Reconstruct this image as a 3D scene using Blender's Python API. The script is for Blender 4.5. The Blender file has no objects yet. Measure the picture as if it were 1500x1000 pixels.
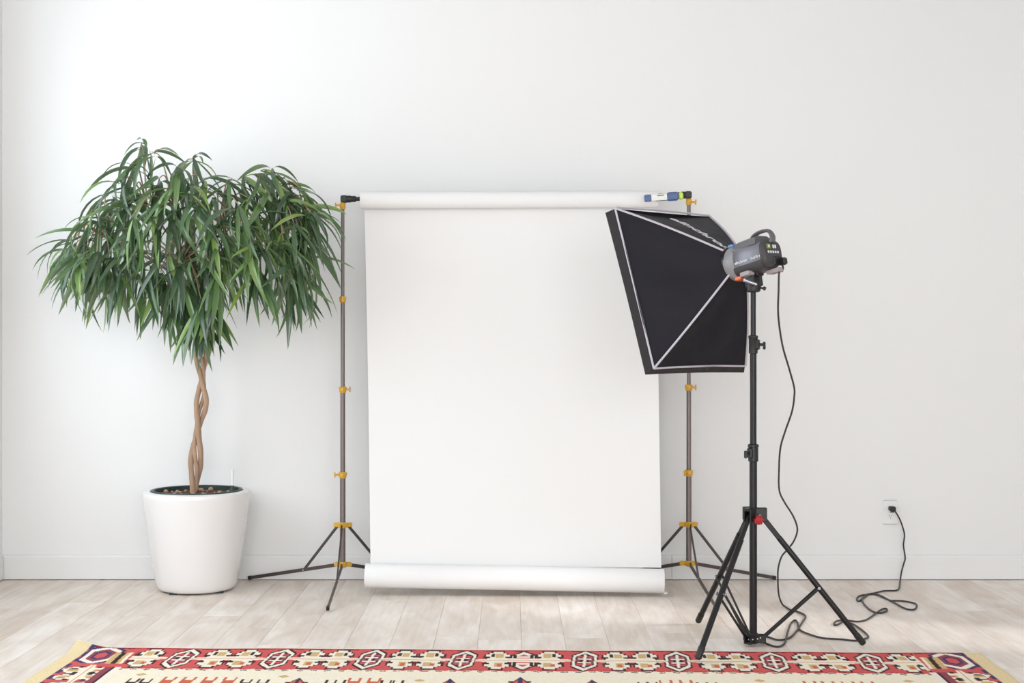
import bpy, math, random
import numpy as np
from mathutils import Vector, Matrix

random.seed(7)
rng = np.random.default_rng(11)
scene = bpy.context.scene
COL = scene.collection
PI = math.pi
F = 2083.0            # focal length in pixels of the 1500 px wide frame (50 mm on 36 mm)
H = 1.145             # camera height


def srgb(r, g, b):
    def c(v):
        v /= 255.0
        return v / 12.92 if v <= 0.04045 else ((v + 0.055) / 1.055) ** 2.4
    return (c(r), c(g), c(b), 1.0)


# ------------------------------------------------------------------ camera
cam_data = bpy.data.cameras.new('camera')
cam_data.sensor_width = 36.0
cam_data.lens = F / 1500.0 * 36.0
cam_data.clip_end = 100
cam = bpy.data.objects.new('camera', cam_data)
cam.location = (0, 0, H)
cam.rotation_euler = (PI / 2, 0, 0)
COL.objects.link(cam)
scene.camera = cam

# ------------------------------------------------------------------ world, sun, window light, exposure
world = bpy.data.worlds.new('overcast_sky')
scene.world = world
world.use_nodes = True
bg = world.node_tree.nodes['Background']
bg.inputs[0].default_value = (0.92, 0.96, 1.0, 1)
bg.inputs[1].default_value = 1.0

SUN_AZ = Vector((-0.94, 0.345, 0)).normalized()
SUN_EL = math.radians(29)
sd = bpy.data.lights.new('sun', 'SUN')
sd.energy = 1.8
sd.angle = math.radians(4.5)
sd.color = (1.0, 0.99, 0.985)
sun = bpy.data.objects.new('sun', sd)
sdir = SUN_AZ * math.cos(SUN_EL) + Vector((0, 0, -math.sin(SUN_EL)))
sun.rotation_euler = sdir.to_track_quat('-Z', 'Y').to_euler()
sun.location = (8, 2, 5)
COL.objects.link(sun)


def area(name, loc, direction, sx, sy, power, color):
    d = bpy.data.lights.new(name, 'AREA')
    d.shape = 'RECTANGLE'
    d.size, d.size_y = sx, sy
    d.energy = power
    d.color = color
    o = bpy.data.objects.new(name, d)
    o.location = loc
    o.rotation_euler = Vector(direction).to_track_quat('-Z', 'Z').to_euler()
    COL.objects.link(o)
    return o


# daylight coming in through the window openings of the room
area('window_light_left', (-2.62, 5.1, 1.78), (1, 0, 0), 2.4, 2.2, 51, (0.82, 0.92, 1.0))
area('window_light_front', (0.3, -3.3, 1.75), (0, 1, 0), 5.0, 2.7, 243, (0.96, 0.98, 1.0))
area('window_light_right', (3.75, 0.6, 1.75), (-1, 0, 0), 2.6, 2.4, 30, (1.0, 0.985, 0.98))

vs = scene.view_settings
vs.view_transform = 'Standard'
vs.look = 'None'
vs.exposure = 0.0
vs.gamma = 1.0
vs.use_curve_mapping = False


# ------------------------------------------------------------------ materials
def mat(name, color, rough=0.5, metal=0.0, spec=0.5, vary=0.0, vscale=8.0, bump=0.0, bscale=60.0, coat=0.0, stretch=None):
    m = bpy.data.materials.new(name)
    m.use_nodes = True
    nt = m.node_tree
    b = nt.nodes['Principled BSDF']
    b.inputs['Base Color'].default_value = color
    b.inputs['Roughness'].default_value = rough
    b.inputs['Metallic'].default_value = metal
    b.inputs['Specular IOR Level'].default_value = spec
    b.inputs['Coat Weight'].default_value = coat
    if vary or bump:
        tc = nt.nodes.new('ShaderNodeTexCoord')
        mp = nt.nodes.new('ShaderNodeMapping')
        nt.links.new(tc.outputs['Object'], mp.inputs[0])
        if stretch:
            mp.inputs['Scale'].default_value = stretch
    if vary:
        n = nt.nodes.new('ShaderNodeTexNoise')
        n.inputs['Scale'].default_value = vscale
        n.inputs['Detail'].default_value = 4
        nt.links.new(mp.outputs[0], n.inputs['Vector'])
        mx = nt.nodes.new('ShaderNodeMix')
        mx.data_type = 'RGBA'
        mx.inputs[6].default_value = tuple(c * (1 - vary) for c in color[:3]) + (1,)
        mx.inputs[7].default_value = tuple(min(1, c * (1 + vary)) for c in color[:3]) + (1,)
        nt.links.new(n.outputs['Fac'], mx.inputs[0])
        nt.links.new(mx.outputs[2], b.inputs['Base Color'])
    if bump:
        n2 = nt.nodes.new('ShaderNodeTexNoise')
        n2.inputs['Scale'].default_value = bscale
        n2.inputs['Detail'].default_value = 3
        nt.links.new(mp.outputs[0], n2.inputs['Vector'])
        bp = nt.nodes.new('ShaderNodeBump')
        bp.inputs['Strength'].default_value = bump
        bp.inputs['Distance'].default_value = 0.01
        nt.links.new(n2.outputs['Fac'], bp.inputs['Height'])
        nt.links.new(bp.outputs[0], b.inputs['Normal'])
    return m


M = {}
M['wall'] = mat('white_plaster', (0.84, 0.835, 0.83, 1), 0.75, spec=0.25, vary=0.012, vscale=1.2, bump=0.06, bscale=35)
M['ceiling'] = mat('white_ceiling', (0.70, 0.70, 0.70, 1), 0.8, spec=0.2, vary=0.01)
M['trim'] = mat('white_trim_paint', (0.83, 0.825, 0.82, 1), 0.45, spec=0.4, vary=0.01, bump=0.02, bscale=20)
M['subfloor'] = mat('subfloor', srgb(212, 198, 186), 0.9, vary=0.1)
M['pot'] = mat('glossy_white_pot', srgb(236, 233, 232), 0.22, spec=0.5, vary=0.01, coat=0.3)
M['liner'] = mat('dark_green_liner', srgb(38, 58, 56), 0.45, vary=0.08)
M['soil'] = mat('potting_soil', srgb(92, 66, 46), 0.95, vary=0.5, vscale=60, bump=0.8, bscale=90)
M['clear'] = mat('clear_plastic', srgb(226, 228, 228), 0.15, vary=0.01)
M['black_plastic'] = mat('black_plastic', srgb(28, 27, 28), 0.45, vary=0.08, vscale=30)
M['black_metal'] = mat('black_painted_metal', srgb(24, 21, 24), 0.38, metal=0.2, vary=0.08, vscale=20)
M['grey_metal'] = mat('brushed_grey_steel', srgb(122, 112, 110), 0.42, metal=0.55, vary=0.06, vscale=20, stretch=(1, 1, .1))
M['dark_metal'] = mat('dark_bronze_steel', srgb(92, 84, 80), 0.4, metal=0.6, vary=0.08, vscale=20)
M['brass'] = mat('yellow_plastic_collar', srgb(214, 164, 52), 0.4, spec=0.5, vary=0.12, vscale=40)
M['chrome'] = mat('chrome', srgb(176, 178, 190), 0.25, metal=0.8, vary=0.02)
M['paper'] = mat('white_seamless_paper', (0.865, 0.855, 0.85, 1), 0.85, spec=0.15, vary=0.008, vscale=2)
M['cardboard'] = mat('cardboard_core', srgb(196, 166, 130), 0.9, vary=0.06)
M['blue'] = mat('blue_plastic', srgb(70, 92, 140), 0.4, vary=0.06, vscale=30)
M['label'] = mat('white_label', srgb(236, 236, 230), 0.5, vary=0.02)
M['lime'] = mat('lime_green_band', srgb(196, 222, 74), 0.45, vary=0.04)
M['fabric'] = mat('black_nylon_fabric', srgb(25, 23, 31), 0.6, spec=0.25, vary=0.16, vscale=14, bump=0.6, bscale=9)
M['fabric_lip'] = mat('charcoal_nylon_lip', srgb(50, 46, 48), 0.75, spec=0.25, vary=0.15, vscale=60, bump=0.3, bscale=40)
M['piping'] = mat('light_grey_piping', srgb(196, 190, 200), 0.6, vary=0.04, vscale=60)
M['diffuser'] = mat('white_diffuser_cloth', srgb(235, 235, 235), 0.8, vary=0.02)
M['print'] = mat('white_print', srgb(225, 222, 226), 0.6, vary=0.02)
M['silver'] = mat('silver_grey_plastic', srgb(122, 122, 130), 0.36, metal=0.3, spec=0.5, vary=0.04, vscale=30)
M['mid_grey'] = mat('mid_grey_plastic', srgb(96, 95, 97), 0.45, vary=0.05, vscale=30)
M['light_grey'] = mat('light_grey_plastic', srgb(140, 138, 141), 0.4, vary=0.05, vscale=30)
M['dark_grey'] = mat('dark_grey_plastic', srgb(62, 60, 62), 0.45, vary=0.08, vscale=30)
M['pad'] = mat('pale_ribbed_plastic', srgb(166, 156, 158), 0.5, vary=0.05)
M['sky_blue'] = mat('sky_blue_latch', srgb(96, 140, 190), 0.35, vary=0.05)
M['orange'] = mat('orange_latch', srgb(226, 110, 62), 0.35, vary=0.05)
M['red'] = mat('red_knob_plastic', srgb(172, 34, 46), 0.3, vary=0.08, vscale=60)
M['green_key'] = mat('green_button', srgb(120, 150, 30), 0.4, vary=0.04)
M['cord'] = mat('black_rubber_cord', srgb(52, 46, 47), 0.5, vary=0.06)
M['outlet'] = mat('white_outlet_plastic', (0.84, 0.835, 0.825, 1), 0.3, vary=0.005)
M['slot'] = mat('dark_slot', srgb(70, 66, 64), 0.7, vary=0.05)
M['bark'] = mat('ficus_bark', srgb(172, 142, 118), 0.85, vary=0.35, vscale=30, bump=0.5, bscale=60, stretch=(1, 1, .25))
M['twig'] = mat('pale_twig', srgb(168, 142, 116), 0.8, vary=0.2, vscale=40)
M['window'] = mat('white_window_frame', (0.82, 0.82, 0.82, 1), 0.4, vary=0.01)


def plank_material():
    m = bpy.data.materials.new('whitewashed_oak')
    m.use_nodes = True
    nt = m.node_tree
    L = nt.links.new
    b = nt.nodes['Principled BSDF']
    b.inputs['Roughness'].default_value = 0.42
    b.inputs['Specular IOR Level'].default_value = 0.35
    tc = nt.nodes.new('ShaderNodeTexCoord')
    oi = nt.nodes.new('ShaderNodeObjectInfo')
    off = nt.nodes.new('ShaderNodeVectorMath'); off.operation = 'SCALE'
    cmb = nt.nodes.new('ShaderNodeCombineXYZ')
    for i in range(3):
        L(oi.outputs['Random'], cmb.inputs[i])
    L(cmb.outputs[0], off.inputs[0]); off.inputs['Scale'].default_value = 37.0
    add = nt.nodes.new('ShaderNodeVectorMath'); add.operation = 'ADD'
    L(tc.outputs['Object'], add.inputs[0]); L(off.outputs[0], add.inputs[1])
    mp = nt.nodes.new('ShaderNodeMapping'); mp.inputs['Scale'].default_value = (1.0, 0.09, 1.0)
    L(add.outputs[0], mp.inputs[0])
    g = nt.nodes.new('ShaderNodeTexNoise'); g.inputs['Scale'].default_value = 55; g.inputs['Detail'].default_value = 6
    L(mp.outputs[0], g.inputs['Vector'])
    mp2 = nt.nodes.new('ShaderNodeMapping'); mp2.inputs['Scale'].default_value = (1.0, 0.3, 1.0)
    L(add.outputs[0], mp2.inputs[0])
    k = nt.nodes.new('ShaderNodeTexNoise'); k.inputs['Scale'].default_value = 9; k.inputs['Detail'].default_value = 3
    k.inputs['Distortion'].default_value = 0.6
    L(mp2.outputs[0], k.inputs['Vector'])
    r1 = nt.nodes.new('ShaderNodeValToRGB')           # whole-plank tone
    r1.color_ramp.elements[0].color = srgb(236, 226, 216)
    r1.color_ramp.elements[1].color = srgb(249, 242, 235)
    L(oi.outputs['Random'], r1.inputs[0])
    r2 = nt.nodes.new('ShaderNodeValToRGB')           # blotches and knots
    r2.color_ramp.elements[0].position = 0.34; r2.color_ramp.elements[0].color = srgb(206, 184, 162)
    r2.color_ramp.elements[1].position = 0.62; r2.color_ramp.elements[1].color = (1, 1, 1, 1)
    L(k.outputs['Fac'], r2.inputs[0])
    m1 = nt.nodes.new('ShaderNodeMix'); m1.data_type = 'RGBA'; m1.blend_type = 'MULTIPLY'; m1.inputs[0].default_value = 0.40
    L(r1.outputs[0], m1.inputs[6]); L(r2.outputs[0], m1.inputs[7])
    r3 = nt.nodes.new('ShaderNodeValToRGB')
    r3.color_ramp.elements[0].position = 0.3; r3.color_ramp.elements[0].color = srgb(216, 202, 190)
    r3.color_ramp.elements[1].position = 0.65; r3.color_ramp.elements[1].color = (1, 1, 1, 1)
    L(g.outputs['Fac'], r3.inputs[0])
    m2 = nt.nodes.new('ShaderNodeMix'); m2.data_type = 'RGBA'; m2.blend_type = 'MULTIPLY'; m2.inputs[0].default_value = 0.3
    L(m1.outputs[2], m2.inputs[6]); L(r3.outputs[0], m2.inputs[7])
    L(m2.outputs[2], b.inputs['Base Color'])
    bp = nt.nodes.new('ShaderNodeBump'); bp.inputs['Strength'].default_value = 0.08; bp.inputs['Distance'].default_value = 0.004
    L(g.outputs['Fac'], bp.inputs['Height']); L(bp.outputs[0], b.inputs['Normal'])
    return m


M['plank'] = plank_material()


def leaf_material():
    m = bpy.data.materials.new('ficus_leaf')
    m.use_nodes = True
    nt = m.node_tree
    L = nt.links.new
    b = nt.nodes['Principled BSDF']
    b.inputs['Roughness'].default_value = 0.22
    b.inputs['Specular IOR Level'].default_value = 0.9
    oi = nt.nodes.new('ShaderNodeObjectInfo')
    ge = nt.nodes.new('ShaderNodeNewGeometry')
    ad = nt.nodes.new('ShaderNodeMath'); ad.operation = 'ADD'
    L(oi.outputs['Random'], ad.inputs[0]); L(ge.outputs['Random Per Island'], ad.inputs[1])
    fr = nt.nodes.new('ShaderNodeMath'); fr.operation = 'FRACT'
    L(ad.outputs[0], fr.inputs[0])
    r = nt.nodes.new('ShaderNodeValToRGB')
    e = r.color_ramp.elements
    e[0].position = 0.0; e[0].color = srgb(54, 76, 52)
    e[1].position = 1.0; e[1].color = srgb(140, 166, 84)
    x = e.new(0.55); x.color = srgb(82, 112, 74)
    x = e.new(0.85); x.color = srgb(108, 142, 84)
    L(fr.outputs[0], r.inputs[0])
    # paler matte underside
    mx = nt.nodes.new('ShaderNodeMix'); mx.data_type = 'RGBA'
    L(ge.outputs['Backfacing'], mx.inputs[0])
    L(r.outputs[0], mx.inputs[6])
    lt = nt.nodes.new('ShaderNodeMix'); lt.data_type = 'RGBA'; lt.inputs[0].default_value = 0.35
    L(r.outputs[0], lt.inputs[6]); lt.inputs[7].default_value = srgb(150, 170, 130)
    L(lt.outputs[2], mx.inputs[7])
    L(mx.outputs[2], b.inputs['Base Color'])
    tr = nt.nodes.new('ShaderNodeBsdfTranslucent')
    L(mx.outputs[2], tr.inputs[0])
    ms = nt.nodes.new('ShaderNodeMixShader'); ms.inputs[0].default_value = 0.25
    L(b.outputs[0], ms.inputs[1]); L(tr.outputs[0], ms.inputs[2])
    L(ms.outputs[0], nt.nodes['Material Output'].inputs[0])
    return m


M['leaf'] = leaf_material()


def rug_material():
    m = bpy.data.materials.new('woven_wool')
    m.use_nodes = True
    nt = m.node_tree
    L = nt.links.new
    b = nt.nodes['Principled BSDF']
    b.inputs['Roughness'].default_value = 0.95
    b.inputs['Specular IOR Level'].default_value = 0.1
    a = nt.nodes.new('ShaderNodeAttribute'); a.attribute_name = 'weave'
    n = nt.nodes.new('ShaderNodeTexNoise'); n.inputs['Scale'].default_value = 120; n.inputs['Detail'].default_value = 3
    tc = nt.nodes.new('ShaderNodeTexCoord'); L(tc.outputs['Object'], n.inputs['Vector'])
    r = nt.nodes.new('ShaderNodeValToRGB')
    r.color_ramp.elements[0].position = 0.3; r.color_ramp.elements[0].color = (0.9, 0.89, 0.88, 1)
    r.color_ramp.elements[1].position = 0.7; r.color_ramp.elements[1].color = (1, 1, 1, 1)
    L(n.outputs['Fac'], r.inputs[0])
    mx = nt.nodes.new('ShaderNodeMix'); mx.data_type = 'RGBA'; mx.blend_type = 'MULTIPLY'; mx.inputs[0].default_value = 1.0
    L(a.outputs['Color'], mx.inputs[6]); L(r.outputs[0], mx.inputs[7])
    L(mx.outputs[2], b.inputs['Base Color'])
    bp = nt.nodes.new('ShaderNodeBump'); bp.inputs['Strength'].default_value = 0.4; bp.inputs['Distance'].default_value = 0.004
    L(n.outputs['Fac'], bp.inputs['Height']); L(bp.outputs[0], b.inputs['Normal'])
    return m


M['rug'] = rug_material()


# ------------------------------------------------------------------ geometry helpers
def basis(d):
    d = Vector(d).normalized()
    up = Vector((0, 0, 1)) if abs(d.z) < 0.95 else Vector((1, 0, 0))
    s = d.cross(up).normalized()
    t = s.cross(d).normalized()
    return d, s, t


class MB:
    def __init__(self):
        self.v, self.f = [], []

    def add(self, vs_, fs_):
        o = len(self.v)
        self.v += [tuple(p) for p in vs_]
        self.f += [tuple(i + o for i in q) for q in fs_]
        return self

    def rings(self, rings, close=True, cap=True):
        o = len(self.v)
        n = len(rings[0])
        for r in rings:
            self.v += [tuple(p) for p in r]
        for i in range(len(rings) - 1):
            for j in range(n if close else n - 1):
                k = (j + 1) % n
                self.f.append((o + i * n + j, o + i * n + k, o + (i + 1) * n + k, o + (i + 1) * n + j))
        if cap:
            self.f.append(tuple(o + j for j in range(n))[::-1])
            e = o + (len(rings) - 1) * n
            self.f.append(tuple(e + j for j in range(n)))
        return self

    def tube(self, pts, r, n=10, cap=True):
        pts = [Vector(p) for p in pts]
        rs = r if isinstance(r, (list, tuple)) else [r] * len(pts)
        rings = []
        prev = None
        for i, p in enumerate(pts):
            d = (pts[min(i + 1, len(pts) - 1)] - pts[max(i - 1, 0)])
            if d.length < 1e-9:
                d = Vector((0, 0, 1))
            d.normalize()
            if prev is None:
                _, s, t = basis(d)
            else:
                s = prev - d * prev.dot(d)
                if s.length < 1e-6:
                    _, s, t = basis(d)
                s.normalize()
                t = s.cross(d)
            prev = s
            rings.append([p + s * (math.cos(2 * PI * j / n) * rs[i]) + t * (math.sin(2 * PI * j / n) * rs[i]) for j in range(n)])
        return self.rings(rings, True, cap)

    def box(self, c, sx, sy, sz, ax=None, bev=0.0):
        """box centred at c with full sizes along axes ax (list of three vectors); bev chamfers all edges"""
        c = Vector(c)
        if ax is None:
            ax = (Vector((1, 0, 0)), Vector((0, 1, 0)), Vector((0, 0, 1)))
        X, Y, Z = [Vector(a) for a in ax]
        hx, hy, hz = sx / 2, sy / 2, sz / 2
        if bev <= 0:
            vs_ = [c + X * (hx * a) + Y * (hy * b_) + Z * (hz * d) for d in (-1, 1) for b_ in (-1, 1) for a in (-1, 1)]
            return self.add(vs_, [(0, 2, 3, 1), (4, 5, 7, 6), (0, 1, 5, 4), (2, 6, 7, 3), (0, 4, 6, 2), (1, 3, 7, 5)])
        b_ = min(bev, hx * .9, hy * .9, hz * .9)
        rings = []
        for (zz, ins) in ((-hz, b_), (-hz + b_, 0), (hz - b_, 0), (hz, b_)):
            x_, y_ = hx - ins, hy - ins
            q = b_ * 0.8
            loop = [(-x_ + q, -y_), (x_ - q, -y_), (x_, -y_ + q), (x_, y_ - q), (x_ - q, y_), (-x_ + q, y_), (-x_, y_ - q), (-x_, -y_ + q)]
            rings.append([c + X * a + Y * e + Z * zz for a, e in loop])
        return self.rings(rings)

    def lathe(self, c, axis, prof, n=24, cap=True):
        """prof: (radius, distance along the axis) pairs"""
        c = Vector(c)
        d, s, t = basis(axis)
        rings = [[c + d * h + s * (math.cos(2 * PI * j / n) * r) + t * (math.sin(2 * PI * j / n) * r) for j in range(n)] for r, h in prof]
        return self.rings(rings, True, cap)


WORLD_LOC = {}


def finish(o, parent):
    COL.objects.link(o)
    if parent is not None:
        o.parent = parent


def obj(name, mb, material, parent=None, smooth=False, label=None):
    vs_ = np.array([tuple(p) for p in mb.v], dtype=float)
    lo, hi = vs_.min(0), vs_.max(0)
    c = (lo + hi) / 2
    if parent is None:
        c[2] = lo[2]
    me = bpy.data.meshes.new(name)
    me.from_pydata([tuple(p) for p in (vs_ - c)], [], mb.f)
    me.update()
    me.materials.append(material)
    if smooth:
        me.polygons.foreach_set('use_smooth', [True] * len(me.polygons))
        try:
            me.set_sharp_from_angle(angle=math.radians(40))
        except Exception:
            pass
    o = bpy.data.objects.new(name, me)
    base = WORLD_LOC[parent.name] if parent is not None else Vector((0, 0, 0))
    o.location = Vector(c) - base
    finish(o, parent)
    WORLD_LOC[o.name] = Vector(c)
    if label:
        o['label'] = label
    return o


def thing(name, loc, label, cat, group=None):
    o = bpy.data.objects.new(name, None)
    o.empty_display_size = 0.1
    o.location = loc
    COL.objects.link(o)
    WORLD_LOC[o.name] = Vector(loc)
    tag(o, label, cat, group)
    return o


def tag(o, label, cat, group=None):
    o['label'] = label
    o['category'] = cat
    if group:
        o['group'] = group


def structure(o):
    o['kind'] = 'structure'
    return o


def text_mb(body, size, origin, ex, ey, depth=0.0006, shear=0.0, lift=0.0008, align='LEFT', spread=1.0):
    """lettering as a thin mesh: baseline starts at origin, runs along ex, up is ey"""
    cu = bpy.data.curves.new('lettering', 'FONT')
    cu.body = body
    cu.size = size
    cu.shear = shear
    cu.align_x = align
    cu.extrude = depth / 2
    cu.offset = size * .018
    cu.resolution_u = 3
    t = bpy.data.objects.new('lettering_source', cu)
    COL.objects.link(t)
    bpy.context.view_layer.update()
    dg = bpy.context.evaluated_depsgraph_get()
    me = bpy.data.meshes.new_from_object(t.evaluated_get(dg))
    ex, ey = Vector(ex).normalized(), Vector(ey)
    ey = (ey - ex * ey.dot(ex)).normalized()
    ez = ex.cross(ey)
    mb = MB()
    o = Vector(origin) + ez * lift
    mb.add([o + ex * (v.co.x * spread) + ey * v.co.y + ez * v.co.z for v in me.vertices], [tuple(p.vertices) for p in me.polygons])
    bpy.data.objects.remove(t)
    bpy.data.meshes.remove(me)
    bpy.data.curves.remove(cu)
    return mb


def spline(pts, sub=6):
    """Catmull-Rom through pts"""
    P = [Vector(p) for p in pts]
    P = [P[0] * 2 - P[1]] + P + [P[-1] * 2 - P[-2]]
    out = []
    for i in range(1, len(P) - 2):
        a, b_, c, d = P[i - 1], P[i], P[i + 1], P[i + 2]
        for k in range(sub):
            t = k / sub
            out.append(0.5 * ((2 * b_) + (c - a) * t + (2 * a - 5 * b_ + 4 * c - d) * t * t + (3 * b_ - a - 3 * c + d) * t ** 3))
    out.append(P[-2])
    return out


def at(px, py, d):
    """photo pixel at distance d -> point in the room"""
    return Vector(((px - 750) * d / F, d, H - (py - 500) * d / F))


def on_floor(px, py, z=0.0):
    d = (H - z) * F / (py - 500)
    return Vector(((px - 750) * d / F, d, z))


# ------------------------------------------------------------------ room
XL, XR, YB, YF, ZC = -2.454, 3.4, 6.845, -3.0, 3.35
T = 0.15


def wall_with_openings(name, horiz0, horiz1, openings, place):
    """wall slab split round rectangular openings; place(u0,u1,z0,z1) adds a block to a mesh"""
    mb = MB()
    us = sorted(openings)
    u = horiz0
    for (a, b_, z0, z1) in us:
        place(mb, u, a, 0, ZC)
        if z0 > 0:
            place(mb, a, b_, 0, z0)
        place(mb, a, b_, z1, ZC)
        u = b_
    place(mb, u, horiz1, 0, ZC)
    return structure(obj(name, mb, M['wall']))


def slab_x(x0, x1):
    def p(mb, u0, u1, z0, z1):
        mb.box(((x0 + x1) / 2, (u0 + u1) / 2, (z0 + z1) / 2), abs(x1 - x0), u1 - u0, z1 - z0)
    return p


def slab_y(y0, y1):
    def p(mb, u0, u1, z0, z1):
        mb.box(((u0 + u1) / 2, (y0 + y1) / 2, (z0 + z1) / 2), u1 - u0, abs(y1 - y0), z1 - z0)
    return p


wall_with_openings('wall_back', XL - T, XR + T, [], slab_y(YB, YB + T))
LW = [(3.9, 6.3, 0.68, 2.88)]
wall_with_openings('wall_left', YF, YB, LW, slab_x(XL - T, XL))
RW = [(-0.7, 1.9, 0.55, 2.95), (4.60, 5.20, 0.25, 2.25)]
wall_with_openings('wall_right', YF, YB, RW, slab_x(XR, XR + T))
FW = [(-2.2, 2.8, 0.4, 3.1)]
wall_with_openings('wall_front', XL - T, XR + T, FW, slab_y(YF - T, YF))
structure(obj('ceiling', MB().box(((XL + XR) / 2, (YF + YB) / 2, ZC + .06), XR - XL + 2 * T, YB - YF + 2 * T, .12), M['ceiling']))


def window_frame(name, ax, pos, u0, u1, z0, z1, nv):
    mb = MB()
    w = .05

    def bar(ua, ub, za, zb):
        if ax == 'x':
            mb.box((pos, (ua + ub) / 2, (za + zb) / 2), .06, ub - ua, zb - za)
        else:
            mb.box(((ua + ub) / 2, pos, (za + zb) / 2), ub - ua, .06, zb - za)
    bar(u0, u1, z0, z0 + w); bar(u0, u1, z1 - w, z1)
    bar(u0, u0 + w, z0 + w, z1 - w); bar(u1 - w, u1, z0 + w, z1 - w)
    for i in range(1, nv):
        u = u0 + (u1 - u0) * i / nv
        bar(u - .02, u + .02, z0 + w, z1 - w)
    structure(obj(name, mb, M['window']))


window_frame('window_1', 'x', XL - .1, 3.9, 6.3, 0.68, 2.88, 2)
window_frame('window_2', 'x', XR + .1, -0.7, 1.9, 0.55, 2.95, 2)
window_frame('window_3', 'x', XR + .1, 4.60, 5.20, 0.25, 2.25, 1)
window_frame('window_4', 'y', YF - .1, -2.2, 2.8, 0.4, 3.1, 3)

# floor: slab with single planks laid along the view
floor = structure(obj('floor', MB().box(((XL + XR) / 2, (YF + YB) / 2, -.06), XR - XL + 2 * T, YB - YF + 2 * T, .08), M['subfloor']))
PW = 0.166
GAP = 0.0007


def plank_mesh(w, l, th=.02, bev=.0006):
    mb = MB()
    hx, hy = w / 2, l / 2
    loops = [(hx, hy, -th), (hx, hy, -bev), (hx - bev, hy - bev, 0)]
    rings = [[(-a, -b_, z), (a, -b_, z), (a, b_, z), (-a, b_, z)] for a, b_, z in loops]
    mb.rings(rings)
    return mb


def simple_mesh(name, mb, material):
    me = bpy.data.meshes.new(name)
    me.from_pydata([tuple(p) for p in mb.v], [], mb.f)
    me.update()
    me.materials.append(material)
    return me


plank_cache = {}
x = XL
ci = 0
prand = random.Random(5)
while x < XR - .02:
    w = min(PW, XR - x)
    y = YB - .004
    first = prand.uniform(.35, 1.9)
    while y > YF + .02:
        l = first if first else round(prand.choice([1.5, 1.9, 2.2]), 2)
        first = None
        if y - l < YF + .25:
            l = y - YF
        key = (round(w, 3), round(l, 3))
        if key not in plank_cache:
            plank_cache[key] = simple_mesh('plank', plank_mesh(w - GAP, l - GAP), M['plank'])
        o = bpy.data.objects.new('plank', plank_cache[key])
        o.location = Vector((x + w / 2, y - l / 2, prand.uniform(-.0004, 0))) - WORLD_LOC['floor']
        finish(o, floor)
        y -= l
    x += PW
    ci += 1

# baseboards; the back one is two boards with a joint behind the right stand
bb = structure(obj('baseboard_back', MB().box(((XL + XR) / 2, YB - .002, .06), XR - XL, .004, .11), M['trim']))
BT = .015
xj = (984 - 750) / 305.0


def base_board(x0, x1):
    mb = MB()
    prof = [(YB - .001, .004), (YB - BT, .004), (YB - BT, .110), (YB - BT + .004, .1175), (YB - .001, .1185)]
    mb.rings([[(xx, a, b_) for a, b_ in prof] for xx in (x0, x1)])
    return mb


obj('board', base_board(XL, xj - .0012), M['trim'], bb)
obj('board', base_board(xj + .0012, XR), M['trim'], bb)
structure(obj('baseboard_left', MB().box((XL + .0075, (YF + YB) / 2 - .01, .061), .015, YB - YF - .03, .114, bev=.003), M['trim']))
structure(obj('baseboard_right', MB().box((XR - .0075, (YF + YB) / 2 - .01, .061), .015, YB - YF - .03, .114, bev=.003), M['trim']))

# ------------------------------------------------------------------ potted ficus
PC = Vector((-1.457, 6.575, 0))
fic = thing('potted_ficus', PC, 'tall potted ficus with braided trunk and drooping narrow leaves in glossy white planter', 'plant')
prof = [(0.150, .006), (0.166, .007), (0.176, .014), (0.1835, .030), (0.190, .06), (0.2115, .20), (0.232, .35), (0.2445, .432), (0.2455, .443), (0.243, .4515), (0.236, .4555),
        (0.212, .4575), (0.208, .452), (0.205, .40), (0.0, .40)]
pot = obj('pot', MB().lathe(PC, (0, 0, 1), prof, 64, cap=True), M['pot'], fic, True)
lin = [(0.2075, .40), (0.2085, .4585), (0.2065, .462), (0.195, .462), (0.192, .459), (0.190, .405), (0.2075, .40)]
obj('liner', MB().lathe(PC, (0, 0, 1), lin, 48, cap=False), M['liner'], fic, True)
mb = MB()
rr = []
for r in np.linspace(0.191, 0.004, 14):
    rr.append([PC + Vector((math.cos(2 * PI * j / 40) * r, math.sin(2 * PI * j / 40) * r, .440 + .010 * (1 - r / .19) + random.uniform(-.004, .004))) for j in range(40)])
mb.rings(rr, True, False).f.append(tuple(range(len(mb.v) - 40, len(mb.v))))
soil = obj('soil', mb, M['soil'], fic, True)
mb = MB()
for i in range(26):
    a, r = random.uniform(0, 2 * PI), .17 * math.sqrt(random.random())
    s = random.uniform(.006, .013)
    p = PC + Vector((math.cos(a) * r, math.sin(a) * r, .447))
    mb.lathe(p, (random.uniform(-.3, .3), random.uniform(-.3, .3), 1), [(s * .3, -s * .7), (s, -s * .2), (s * .9, s * .3), (s * .3, s * .7)], 6)
ch = obj('bark_chips', mb, M['bark'], fic)
ch['kind'] = 'stuff'
g0 = PC + Vector((.168, -.02, 0))
wg = obj('water_gauge', MB().lathe(g0, (0, 0, 1), [(.006, .44), (.006, .552), (.003, .556)], 10), M['clear'], fic, True, 'clear water level gauge')
obj('gauge_base', MB().lathe(g0, (0, 0, 1), [(.013, .452), (.013, .466), (.008, .472), (.008, .482)], 12), M['liner'], wg, True)
for ang in (0.62, 2.5, 4.2, 5.65):
    obj('foot', MB().box(PC + Vector((math.cos(ang) * .158, math.sin(ang) * .158, .005)), .03, .03, .01, bev=.002), M['liner'], fic)

# braided trunk
cl = [(283, 722), (286, 690), (288, 655), (291, 625), (295, 590), (295, 555), (294, 520), (292.5, 490), (293, 466)]
clp = [at(px, py, 6.575) for px, py in cl]
cs = spline(clp, 8)
zs = np.array([p.z for p in cs])


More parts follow.
